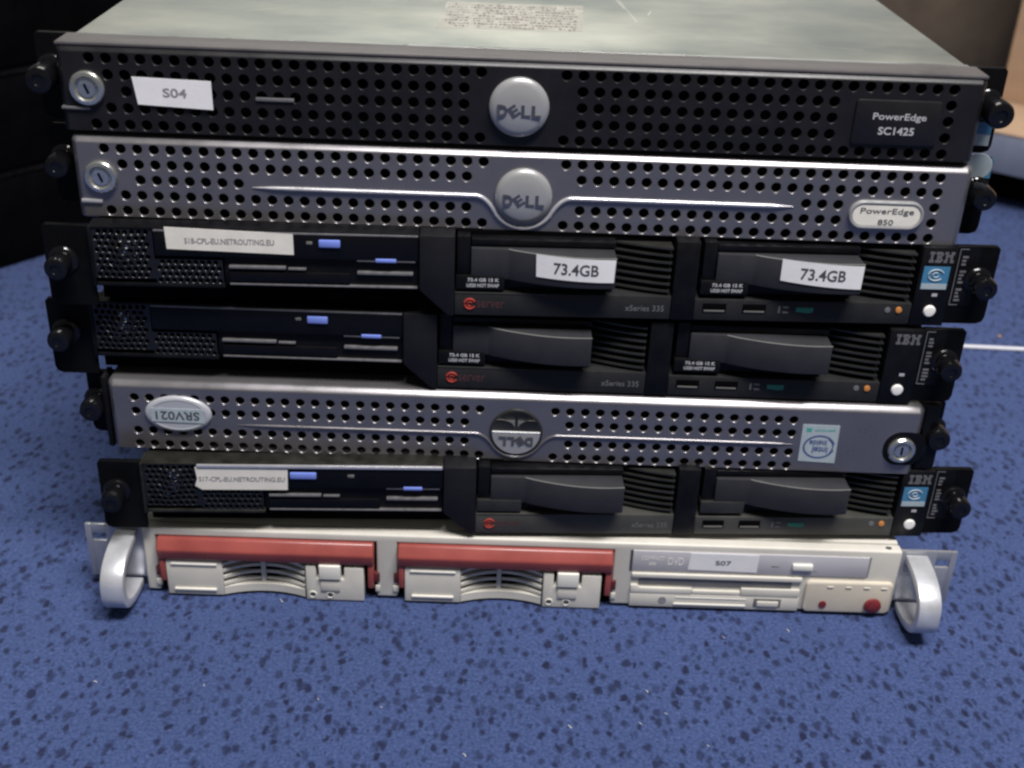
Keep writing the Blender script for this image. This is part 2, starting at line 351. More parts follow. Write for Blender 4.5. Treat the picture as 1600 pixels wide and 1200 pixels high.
def keylock(sv, x, z, y=0, R=8.0, turn=0.35):
    l = B().lathe(x, z, [(R, y), (R, y - 1.6), (R - .7, y - 2.5), (R * .72, y - 2.7), (R * .6, y - 1.2), (R * .58, y - .9), (R * .5, y - .9), (R * .48, y - 1.9), (0, y - 1.9)], 36).build('key_lock', 'chrome', sv, 30)
    k = B(); c, s_ = math.cos(turn), math.sin(turn)
    pts = [(-.55, -2.4), (.55, -2.4), (.55, 2.4), (-.55, 2.4)]
    k.prism([(x + p * c - q * s_, z + p * s_ + q * c) for p, q in pts], y - 2.15, y - 1.85, 'y'); k.build('keyhole', 'void', l)
    return l
KX = [20.4 + 8.09 * k for k in range(24)]
def cols(lo_l, hi_l, right):
    return [-KX[k] for k in range(lo_l, hi_l + 1)] + [KX[k] for k in right]
R24 = list(range(24))

# ================================================================== server 1: charcoal bezel, on top
s1 = server(1, 'top server of the stack with charcoal perforated bezel and S04 label')
ROWS = [37.3, 29.5, 21.6, 13.5, 5.4]
badge_gap = list(range(1, 17)) + [23]
bezel(s1, 446, ROWS, [cols(0, 23, R24), cols(1, 22, badge_gap), cols(1, 21, badge_gap), cols(1, 22, badge_gap), cols(0, 23, R24)], 'darkbez', 'darkbez', 2.3, 39.9)
B().box(-219, 219, 9, 26, .4, 41.5).box(-219, 219, 26, 690, .4, 41.4).build('chassis', 'void', s1)
B().box(-222.4, 222.4, 1.4, 20.6, 42.4, 44.2, .7).build('lit_bezel_top', 'darkframe', s1)  # slab added in lighter grey for the light on the bezel top
lid = B().box(-219.5, 219.5, 21, 692, 41.4, 43.2, 0.5).build('lid', 'lid', s1)
B().box(-57, 219.2, 20.2, 24, 43.1, 44.2, 0.5).box(-219.2, -59.5, 20.8, 23.5, 43.0, 43.7, 0.3).build('folded_edge', 'lidedge', lid)
lb = B().prism([(-46, 66), (31, 70), (35, 138), (-43, 136)], 43.22, 43.34, 'z').build('printed_label', 'lidlabel', lid)
lb['label'] = 'worn label with faded illegible brown print'
tt = B()
rr = random.Random(3)
for j in range(9):
    x = -42 + (0 if j % 3 else 6)
    while x < 29:
        wv = rr.uniform(.7, 2.2); hgt = rr.uniform(1.5, 4.6); zz = 71 + j * 7.0 + rr.uniform(-.7, .7)
        if rr.random() < .80: tt.prism([(x, zz), (x + wv, zz + rr.uniform(-.5, .5)), (x + wv * rr.uniform(.6, 1.2), zz + hgt), (x + rr.uniform(-.3, .4), zz + hgt * .9)], 43.34, 43.40, 'z')
        x += wv + rr.uniform(.25, 1.0)
tt.build('faded_print', 'faded', lb)
sc = B()
for x, y, dx, dy, wv in ((62, 100, -5, 60, .4), (58, 135, -3, 30, .5), (90, 66, 36, -9, .6), (120, 62, 30, -8, .5), (150, 58, 24, -6, .5), (-150, 90, 18, 10, .4), (-90, 60, 16, 2, .4), (70, 120, 3, 12, .6)):
    sc.prism([(x, y), (x + dx, y + dy), (x + dx + wv, y + dy), (x + wv * 2, y)], 43.21, 43.26, 'z')
sc.build('scratch_marks', 'scratch', lid)
lg = B().lathe(-1.8, 21.6, [(14.4, 0), (14.6, -1.6), (13.9, -2.8), (11, -3.7), (6, -4.3), (0, -4.5)], 48).build('round_badge', 'logo', s1, 60)
letters_dell(lg, -1.8, 20.4, 21.5, 6.0, -4.0, 'logodk')
keylock(s1, -208.6, 23.0, 0, 8.4)
bd = B().rrect(161, 201.5, 10, 31, 1.0, [(0, -1.3), (.4, -1.1), (.6, -.7), (.6, 1)]).build('name_plate', 'darkbez', s1)
text('PowerEdge', 182.2, 23.2, 26, 4.2, -1.32, 'lite', bd, bold=.01); text('SC1425', 181.6, 16.6, 17.5, 3.8, -1.32, 'lite', bd, bold=.02)
p = quadlabel('asset_label', [(-186.8, 29.2), (-149.0, 28.6), (-148.9, 14.8), (-185.0, 16.0)], -.35, 'paper', s1)
tx = text('S04', -166.8, 22.3, 11.5, 4.4, -.72, 'inkgrey', p, bold=.02)
for o_ in (p, tx):
    for v in o_.data.vertices: v.co.y -= (v.co.x / MM + 187) / 38 * 1.0 * MM
B().box(-128.5, -110, -.9, .5, 19.6, 21.4, .4).build('bezel_glint', 'edge', s1)  # pale bar added to paint a reflection in the slot
B().box(-222, -208, -1.2, 4, 12.4, 13.9, .5).build('release_latch', 'edge', s1)  # pale colour paints the highlight on the latch ledge
e = ears(s1, 219, 238.5, 20, 'earblk', 1, 44, (231, 26), 3, 6.0, 22)
st = quadlabel('intel_sticker', [(223.5, 17), (236.5, 17), (236.5, 5), (223.5, 5)], 19.8, 'stpale', e[1]); B().box(223.6, 236.4, 19.2, 19.5, 11, 16.8).build('blue_field', 'stblue', st)

# ================================================================== server 2: silver bezel
s2 = server(2, 'silver perforated bezel server with oval name badge, second from the top')
g3 = [15, 16, 17, 23]
bezel(s2, 446, ROWS, [cols(0, 23, R24), cols(1, 22, R24[1:]), [-KX[k] for k in range(15, 22)] + [KX[k] for k in g3], cols(1, 22, list(range(1, 18)) + [23]), cols(0, 23, R24)], 'silver', 'silver', 2.3, 39.9)
B().box(-219, 219, 9, 690, .4, 43.0).build('chassis', 'void', s2)
lg = B().lathe(0, 20.8, [(14.2, 0), (14.3, -1.6), (13.6, -2.8), (11, -3.7), (6, -4.3), (0, -4.5)], 48).build('round_badge', 'logo', s2, 60)
letters_dell(lg, 0, 19.4, 21, 6.0, -4.0, 'logodk')
def swoosh(sv, xl, xr, z, cx, cz, R, y, r, mt='silver2'):
    pts = [(xl, y, z)]; x1 = R + 7.5
    for k in range(11): pts.append((xl + (cx - x1 - xl) * (k + 1) / 11, y, z))
    for k in range(1, 9):   # ease into the arc
        t = k / 8; a = PI + .30 * PI * t * 0 + 0
        ax, az = cx + R * math.cos(PI + .62), cz + R * math.sin(PI + .62)
        sx, sz = cx - x1, z
        mx_, mz_ = cx - R - 1.8, z - .2
        pts.append(((1 - t) ** 2 * sx + 2 * t * (1 - t) * mx_ + t * t * ax, y, (1 - t) ** 2 * sz + 2 * t * (1 - t) * mz_ + t * t * az))
    for k in range(1, 24):
        a = PI + .62 + (PI - 1.24) * k / 24; pts.append((cx + R * math.cos(a), y, cz + R * math.sin(a)))
    half = [q for q in pts[1:20]]
    for q in reversed([p_ for p_ in pts[12:20]]): pts.append((2 * cx - q[0], y, q[2]))
    for k in range(12): pts.append((cx + x1 + (xr - cx - x1) * k / 11, y, z))
    n = len(pts); rad = [r] * n; rad[0] = .15; rad[1] = r * .8; rad[-1] = .15
    return B().tube(pts, r, 10, rad).build('groove_trim', mt, sv, 60)
swoosh(s2, -135, 135.5, 20.0, 0, 20.2, 16.6, -.35, 1.15)  # pale silver paints the light on the groove's step
keylock(s2, -209.3, 23.0, 0, 8.2)
pl = B().rrect(163.8, 201.2, 10.4, 24.6, 7.0, [(-1.6, -1.4), (-1.3, -2.0), (-.5, -2.2), (.0, -1.9), (.3, -1.2), (.3, .5)]).build('name_badge', 'logo', s2)
pp = B().rrect(163.8, 201.2, 10.4, 24.6, 7.0, [(-1.7, -1.75), (-1.6, -1.4)]).build('badge_plate', 'paper2', pl)
text('PowerEdge', 182.6, 19.4, 27, 3.9, -1.78, 'ink', pl, bold=.005); text('850', 182.6, 14.0, 7.8, 2.9, -1.78, 'ink', pl, bold=.01)
B().box(-220.5, -210, -1.2, 4, 9.2, 11.2, .5).build('release_latch', 'silver2', s2)  # latch ledge coloured pale for its highlight
e = ears(s2, 219, 238.5, 18, 'earblk', 2, 43.5, (232, 26), 3, 5.3, 16)
st = B().rrect(224, 238, 32.5, 46 - 3.2, 0.3, [(0, 17.6), (.0, 18)]).build('intel_sticker', 'stblue', e[1]); B().lathe(231, 38.6, [(7, 17.5), (6.6, 17.2), (0, 17.1)], 32).build('oval_mark', 'stpale', st)

# ================================================================== server 5: silver bezel mounted upside down
s5 = server(5, 'silver perforated bezel server fitted upside down with SRV021 oval, third from the bottom')
RW = list(range(0, 17)); rw5 = [33.2, 24.9, 12.9, 4.4]
bezel(s5, 442, rw5, [cols(0, 23, RW), cols(1, 23, RW[1:]), cols(1, 23, RW[1:]), cols(0, 23, RW)], 'silver', 'silver', 1.6, 39.3, r=2.5)
B().box(-219, 219, 9, 24, .4, 40.0).build('front_void', 'void', s5)
B().box(-218.5, 218.5, 24, 690, .4, 43.0, .4).build('chassis', 'bodym', s5)
B().box(-218, 218, 21.8, 24, 40.5, 42.6).build('lid_step', 'bodym', s5)
swoosh(s5, -152, 151.5, 18.2, -.4, 19.2, 15.2, -.1, 0.95, 'silver')
rec = B().lathe(-.4, 19.6, [(14.6, -.1), (14.4, -.9), (13.6, -1.1), (13.2, -.5), (0, -.45)], 48).build('round_badge', 'fin', s5, 60)
hp = [(-.4 + 13.1 * math.cos(a), 19.6 + 13.1 * math.sin(a)) for a in [PI + .0 + PI * k / 28 for k in range(29)]]
hp = [(x, z) for x, z in hp]
B().prism([(hp[0][0], 20.6)] + hp + [(hp[-1][0], 20.6)], -1.4, -.4, 'y', .2, 1).build('lower_plate', 'logo', rec)
letters_dell(rec, -.4, 15.2, 19, 5.2, -1.4, 'ink', flip=True)
dm = B()
for sx in (-1, 1):
    dm.prism([(-.4 + sx * (.8 + 7.5 * (1 - math.cos(a))), 22.2 + 5.5 * math.sin(a)) for a in [PI * k / 12 for k in range(0, 9)]] + [(-.4 + sx * .8, 27.4)], -1.0, -.5, 'y')
dm.build('window_mark', 'green', rec).data.materials[0] = M['rim']
keylock(s5, 211.0, 17.4, -.4, 7.6, 0)
B().rrect(201.2, 224, 7.2, 28.0, 9.5, [(0, -.15), (.6, .3), (.6, .9)]).build('lock_recess', 'blackgloss', s5)
ov = B().lathe(0, 0, [(1, 0), (1.0, -1.0), (.93, -1.8), (.82, -2.0), (.78, -1.8), (0, -1.8)], 56).build('oval_badge', 'oval', s5, 30)
for v in ov.data.vertices: v.co = Vector(((-183.4 + v.co.x * 1000 * 18.0) * MM, v.co.y, (24.2 + v.co.z * 1000 * 11.0) * MM))
ol = quadlabel('asset_label', [(-197.6, 28.2), (-169.6, 28.0), (-169.2, 19.6), (-197.8, 20.0)], -1.95, 'stpale', ov, .3)
text('SRV021', -183.5, 24.0, 23.5, 5.2, -2.27, 'ink', ol, flip=True, bold=.012)
stk = quadlabel('processor_sticker', [(155.2, 31.0), (175.4, 30.8), (176, 7.0), (155.6, 7.8)], -.02, 'stpale', s5, .3)
og = B()
N = 40
for (rx, rz, wv, a0, a1) in ((8.8, 7.4, 1.0, .25, 2 * PI - .25), (8.0, 6.6, .7, -.6, .9)):
    for k in range(N):
        a = a0 + (a1 - a0) * k / N; b_ = a0 + (a1 - a0) * (k + 1) / N
        og.prism([(165.8 + rx * math.cos(a), 17.2 + rz * math.sin(a)), (165.8 + rx * math.cos(b_), 17.2 + rz * math.sin(b_)), (165.8 + (rx - wv) * math.cos(b_), 17.2 + (rz - wv) * math.sin(b_)), (165.8 + (rx - wv) * math.cos(a), 17.2 + (rz - wv) * math.sin(a))], -.42, -.3, 'y')
og.build('oval_mark', 'navy', stk)
text('intel', 166.6, 15.2, 8.5, 4.0, -.33, 'navy', stk, flip=True, bold=.02); text('inside', 165.0, 19.6, 9.5, 3.6, -.33, 'navy', stk, flip=True, bold=.02)
text('pentium', 167.6, 27.8, 11, 2.2, -.33, 'teal', stk, flip=True); B().box(157.6, 160.4, -.42, -.3, 26.6, 29).build('square_mark', 'teal', stk)
e = ears(s5, 216, 236, 14, 'earblk', 3, 41, (231, 23.5), 3, 5.6, 15)
for s_ in (-1, 1):
    B().prism([(s_ * 222, 0), (s_ * 226, 0), (s_ * 226, 43), (s_ * 222, 43)] if s_ > 0 else [(-224.5, 0), (-221.6, 0), (-221.6, 43), (-224.5, 43)], 3, 16, 'y', .4).build('side_bracket', 'black', s5)
B().box(219, 230, 4, 14, 26, 43.4, .5).build('latch_block', 'blackgloss', s5); B().box(221.2, 232, 2, 12, 4, 22, .5).build('latch_block', 'blackgloss', s5)

# ================================================================== black servers with two drive bays
IBMROWS = 8
def striped_ibm(parent, x0, x1, zc, ht, y, mt):
    g = {'I': ["####", "####", ".##.", ".##.", ".##.", ".##.", "####", "####"],
         'B': ["#####.", "######", ".##.##", ".####.", ".####.", ".##.##", "######", "#####."],
         'M': ["###..###", "###..###", ".######.", ".######.", ".##..##.", ".##..##.", "###..###", "###..###"]}
    b = B(); tot = 4 + 1 + 6 + 1 + 8; ux = (x1 - x0) / tot; uz = ht / 8; cx = x0
    for L in 'IBM':
        for r_, row in enumerate(g[L]):
            k = 0
            while k < len(row):
                if row[k] == '#':
                    j = k
                    while j < len(row) and row[j] == '#': j += 1
                    z1 = zc + ht / 2 - r_ * uz
                    b.box(cx + k * ux, cx + j * ux, y - .15, y, z1 - uz * .72, z1); k = j
                else: k += 1
        cx += (len(g[L][0]) + 1) * ux
    return b.build('striped_logo', mt, parent)
def hexgrid(x0, x1, z0, z1, p):
    rows = []; z = z1 - p / 2; k = 0
    while z - p / 2 >= z0 - .3:
        xs = []; x = x0 + p * (.6 if k % 2 else 1.1)
        while x + p / 2 <= x1: xs.append(x); x += p
        rows.append((z - p / 2, z + p / 2, z, xs)); z -= p; k += 1
    return rows
def make_bay(sv, dx, tag_mt, tag_text, gb, eject=True):
    c = B().box(-35.5 + dx, 73 + dx, 9, 12, 12.5, 43.5).build('drive_bay', 'void', sv)
    # lever: straight grip that bulges towards the viewer
    ylev = lambda x: -.3 - 10.0 * max(0, math.sin(PI * .62 * min(1, max(0, (x - dx + 10) / 53.5)))) ** .85
    front = [(-29, 0.2), (-10, -.3)]
    for k in range(1, 21):
        t = k / 20; front.append((-10 + 53.5 * t, -.3 - 10.0 * math.sin(PI * .62 * t) ** .85))
    rim = [(x + dx, y + .3, 37.15) for x, y in front[1:]]
    back = [(43.5, 3), (-29, 4)]
    lv = B().prism([(x + dx, y) for x, y in front + back], 20.8, 37.3, 'z', .55, 2).build('release_lever', 'lever', c, 40)
    B().tube(rim, .38, 6).build('lever_glint', 'rim', lv)  # thin pale tube added to paint the lever's edge highlight
    B().box(-36 + dx, -29.5 + dx, 1.5, 9, 22, 43, .3).box(-29 + dx, 44 + dx, 2, 9, 38, 41.5, .6).build('carrier_frame', 'black', c)
    fn = B()
    for k in range(7):
        z = 15.4 + 3.9 * k; pts = []
        for j in range(9):
            t = j / 8; pts.append((44 + 29 * t, 8.8 * (1 - t) ** 1.35))
        fn.prism([(x + dx, y) for x, y in pts] + [(73 + dx, 9), (44 + dx, 9)], z, z + .95, 'z', 0)
    fn.build('cooling_fins', 'fin', c)
    B().box(-29 + dx, 44 + dx, 3.2, 9, 14, 20, .3).build('carrier_base', 'black', c)
    tg = B().box(-36.4 + dx, -11.8 + dx, -.6, 6, 15.0, 22.4, .3).build('carrier_tag', tag_mt, c)
    if tag_text:
        text(tag_text[0], -22.6 + dx, 20.4, 16, 1.9, -.62, 'lite', tg, bold=.03); text(tag_text[1], -22.8 + dx, 17.4, 16.5, 1.9, -.62, 'lite', tg, bold=.03)
    if gb:
        g = gb
        lm = B(); n_ = 14
        for j in range(n_):
            q_ = []
            for t in (j / n_, (j + 1) / n_):
                q_.append((g[3][0] + (g[2][0] - g[3][0]) * t, g[3][1] + (g[2][1] - g[3][1]) * t)); q_.append((g[0][0] + (g[1][0] - g[0][0]) * t, g[0][1] + (g[1][1] - g[0][1]) * t))
            a0, a1, b0, b1 = q_
            for off in (-.65, -.4):
                lm.bm.faces.new([lm.bm.verts.new(v) for v in ((a0[0], ylev(a0[0]) + off, a0[1]), (b0[0], ylev(b0[0]) + off, b0[1]), (b1[0], ylev(b1[0]) + off, b1[1]), (a1[0], ylev(a1[0]) + off, a1[1]))])
        bmesh.ops.remove_doubles(lm.bm, verts=lm.bm.verts[:], dist=.001); bmesh.ops.recalc_face_normals(lm.bm, faces=lm.bm.faces[:])
        lb = lm.build('capacity_label', 'paper', lv); cx = sum(p[0] for p in g) / 4; cz = sum(p[1] for p in g) / 4
        tx = text('73.4GB', cx + .2, cz, 22.5, 6.2, -.66, 'ink', lb, bold=.018)
        for v in tx.data.vertices: v.co.y += ylev(v.co.x / MM) * MM
    return c
def make_black(i, label, lab=None, gbs=(None, None), tag_mt='black', tag_text=('73.4 GB 15 K', 'U320 HOT SWAP'), sticker=True, ear_dx=0, btn=True, strip_mt='strip', open_text=('xSeries 335',)):
    sv = server(i, label)
    B().box(-218, 218, 16, 690, -.6, 40.6, .3).build('chassis', 'olive', sv)
    B().box(-218, 218, 12.2, 15.8, .5, 41).build('front_void', 'void', sv)
    # vents
    v = B(); v.perf(-217, -187, hexgrid(-217, -187, 14, 43, 3.3), 1.25, 3.3, 0.6, .22, 1.4, 8); v.bm.verts.ensure_lookup_table()
    v.perf(-187, -153.5, hexgrid(-187, -153.5, 14.5, 27.5, 3.3), 1.25, 3.3, 0.6, .22, 1.4, 8)
    for q in v.bm.verts: q.co.y -= 2.6 * math.exp(-((q.co.x + 203 - (q.co.z - 30) * .15) / 4.2) ** 2 - ((q.co.z - 31) / 10) ** 2)  # bulge added so the grille webs tilt and catch light
    v.build('vent_grille', 'mesh', sv)
    B().box(-218, -153, 4, 12, 12, 43.4).build('grille_backing', 'void', sv)
    glints = B()
    for k in range(9):
        a = k * .7; glints.box(-206 + k * 1.1, -204.5 + k * 1.1, 2.4, 3.9, 20 + (k * 7) % 15, 25 + (k * 7) % 15)
    glints.build('grille_glints', 'chrome', sv)  # chrome slips added behind the grille to imitate its bright reflections
    fm = B().box(-218.5, -217, -.3, 12, 12, 44, .3).box(-217, -55.2, 0, 12, 43.2, 44.2, .3).box(-217, -153, 0, 12, 12.4, 14.1, .3)
    fm.build('panel_rim', 'olive' if i == 6 else 'black', sv)
    # slim optical drive with its eject button
    od = B().box(-186.4, -55.3, -.4, 12, 29.4, 43.1, .5).build('optical_drive', 'blackgloss', sv)
    if btn:
        B().box(-105, -94.3, -1.6, 0, 36.2, 40.2, .6).build('eject_button', 'blue', od); B().box(-111.2, -108.2, -.7, 0, 37.4, 39, .2).build('drive_light', 'usb', od)
    else:
        B().box(-138.3, -124, -1.6, 0, 35.6, 39.6, .6).build('eject_button', 'blue', od); B().box(-107.2, -103.6, -.7, 0, 36.3, 38.2, .2).build('drive_light', 'usb', od)
    (B().box(-186.2, -55.6, -.7, .5, 42.4, 43.4, .25) if i != 6 else B().box(-188, -55.6, -1.3, 1.5, 42.0, 44.0, .5)).build('top_rim', 'edge' if i != 6 else 'silver2', od)  # pale colour paints the bright line along the drive's top edge
    fd = B().box(-153, -55.3, 2.0, 12, 14.2, 29.3, .3).build('floppy_drive', 'black', sv)
    B().box(-150.4, -122, -.4, 3, 23.4, 24.8, .3).box(-121, -112, .3, 3, 23.0, 24.0, .2).build('slot_highlight', 'edge', fd)  # lighter bars paint the highlight at the disk slot
    B().box(-150.5, -90, 0.2, 3, 16.0, 21.6, .5).build('drive_door', 'blackgloss', fd)
    B().box(-150.5, -56, -.1, 3, 14.4, 15.2, .2).build('lower_rim', 'edge', fd)  # lighter colour paints the lower edge highlight
    B().box(-86.3, -57, -.2, 3, 28.6, 29.7, .25).box(-86.3, -58.2, -.5, 3, 21.6, 23.0, .3).build('button_highlight', 'edge', fd)  # lighter bars added for the highlight lines around the button
    B().box(-77, -66.6, -1.2, 1, 28.7, 30.6, .4).build('eject_button', 'blue', fd)
    # cover wedge, divider and strips
    B().prism([(-54.9, 44), (-37.2, 44), (-37.2, .6), (-40.5, .6), (-54.9, 14.4)], -1.8, 12, 'y', .5).build('corner_cover', 'soft', sv)
    B().box(-54.9, 87, 10, 15, 43.0, 44.4, .2).box(74.6, 86.6, -1.2, 12, .6, 43.8, .4).build('bay_divider', 'black', sv)
    make_bay(sv, 0, tag_mt, tag_text, gbs[0]); make_bay(sv, 125.2, tag_mt, tag_text, gbs[1])
    sp = B().box(-37, 74.4, -.6, 12, .6, 13.4, .4).build('brand_strip', strip_mt, sv)
    B().box(-36.6, 10, -.8, 0, 12.6, 13.3, .2).build('strip_rim', 'fin', sp)
    lo = B().tube([(-29.2 + 2.7 * math.cos(a), -.7, 7.0 + 2.7 * math.sin(a)) for a in [.5 + 5.3 * k / 20 for k in range(21)]], .62, 8)
    lo.tube([(-29.2 + 1.2 * math.cos(a), -.7, 7.0 + 1.2 * math.sin(a)) for a in [.3 + 5.0 * k / 12 for k in range(13)]], .4, 6); lo.build('round_logo', 'red', sp)
    text('server', -18.5, 6.8, 14, 3.6, -.6, 'reddim', sp, bold=.0); text('xSeries 335', 61, 6.6, 20, 3.2, -.6, 'dimprint', sp)
    cp = B().box(86.8, 200.3, -.6, 12, .6, 12.4, .4).build('port_strip', strip_mt, sv)
    for x in (97.2, 118):
        u = B().box(x - 6.2, x + 6.2, -.8, -.3, 5.0, 10.2, .2).build('usb_port', 'void', cp); B().box(x - 5.4, x + 5.4, -1.1, -.5, 5.6, 6.5, .1).build('port_tongue', 'usb', u)
    B().prism([(140, 9), (149, 9), (149, 6.4), (146, 5.8), (140, 6.6)], -.9, -.5, 'y', .1, 1).build('green_mark', 'green', cp)
    B().box(130.6, 131.6, -.8, -.5, 5.6, 9.4).box(133, 136, -.8, -.5, 8.4, 9.4).box(133, 136, -.8, -.5, 5.6, 6.4).build('icon_print', 'teal', cp).data.materials[0] = M['dimprint']
    B().lathe(193.8, 8.8, [(1.7, -.4), (1.6, -1.2), (0, -1.5)], 16).build('amber_light', 'amber', cp)
    B().lathe(188.0, 8.6, [(1.6, -.4), (1.5, -.9), (0, -1.0)], 16).build('status_light', 'dimprint', cp)
    ce = B().box(200.5, 218.4, -.9, 12, .2, 44, .5).build('end_cap', 'black', sv)
    striped_ibm(ce, 204, 216.8, 38.6, 6.0, -.9, 'dimprint')
    pb = B().lathe(209.8, 8.8, [(3.2, -.7), (3.2, -1.6), (2.6, -2.2), (0, -2.5)], 28).build('power_button', 'pw', ce)
    B().box(209.4, 212.2, -1.0, -.7, 17, 18.6).build('power_mark', 'lite', ce)
    if sticker:
        z0 = 21.0
        st = B().box(202.4, 216, -1.15, -.85, z0, z0 + 12.6).build('processor_sticker', 'stblue', ce)
        B().box(202.6, 215.8, -1.3, -1.1, z0 + .2, z0 + 3.2).build('pale_band', 'stpale', st)
        B().tube([(209.2 + 4.0 * math.cos(a), -1.25, z0 + 8 + 3.0 * math.sin(a)) for a in [.4 + 5.2 * k / 20 for k in range(21)]], .4, 6).tube([(209.2 + 1.6 * math.cos(a), -1.25, z0 + 8 + 1.3 * math.sin(a)) for a in [1 + 5.0 * k / 12 for k in range(13)]], .35, 6).build('swirl_mark', 'stpale', st)
    ee = ears(sv, 218.6, 241.5, 2, 'earblk', .5, 44, (232.5, 25.5), 3, 5.3, 14)
    sr = B().box(220.2, 231.2, 1.75, 2.0, 11, 42.8).build('serial_label', 'black', ee[1])
    fr = B().box(220.4, 220.8, 1.6, 1.78, 11.2, 42.6).box(220.9, 225, 1.6, 1.78, 42.2, 42.6).box(220.9, 225, 1.6, 1.78, 11.2, 11.6)
    for k in range(13):
        z = 13.5 + k * 2.0
        if k % 5 != 4: fr.box(222.4, 222.4 + rr.uniform(1.6, 3.4), 1.6, 1.78, z, z + 1.1)
    fr.build('serial_print', 'dimprint', sr)
    if lab:
        lb = quadlabel('host_label', lab[1], -.42, 'paper2', od, .3, lab[2]); cx = sum(p[0] for p in lab[1]) / len(lab[1]); cz = (lab[1][0][1] + lab[1][2][1]) / 2; cx = (lab[1][0][0] + lab[1][1][0]) / 2
        wdt = lab[1][1][0] - lab[1][0][0]
        text(lab[0], cx + lab[3], cz - .3, wdt * lab[4], 3.0, -.74, 'inkgrey', lb, bold=.015)
    return sv
make_black(3, 'black server with two 73.4GB labels on its drive levers, third from the top',
    ('S18-CPL-EU.NETROUTING.EU', [(-180.6, 45.0), (-117.6, 42.9), (-117.6, 31.8), (-180.2, 33.5)], 'wide cream paper label printed with a host name', 0, .7),
    ([(3.4, 37.4), (43.0, 36.8), (42.6, 24.6), (3.8, 25.4)], [(127.6, 37.9), (168.4, 36.6), (168.2, 24.0), (127.8, 26.2)]), sticker=True)
make_black(4, 'black server with bare drive levers and no paper labels, fourth from the top', None, sticker=False)
make_black(6, 'black server resting on the beige one, with cream host name label beside its blue button',
    ('S17-CPL-EU.NETROUTING.EU', [(-189.0, 42.3), (-139.4, 41.4), (-139.9, 28.2), (-186.0, 28.0), (-189.6, 30.5), (-188.2, 35.0)], 'crumpled cream paper label printed with a host name', 0, .93),
    tag_mt='fin', tag_text=None, sticker=True, btn=False, strip_mt='strip6')

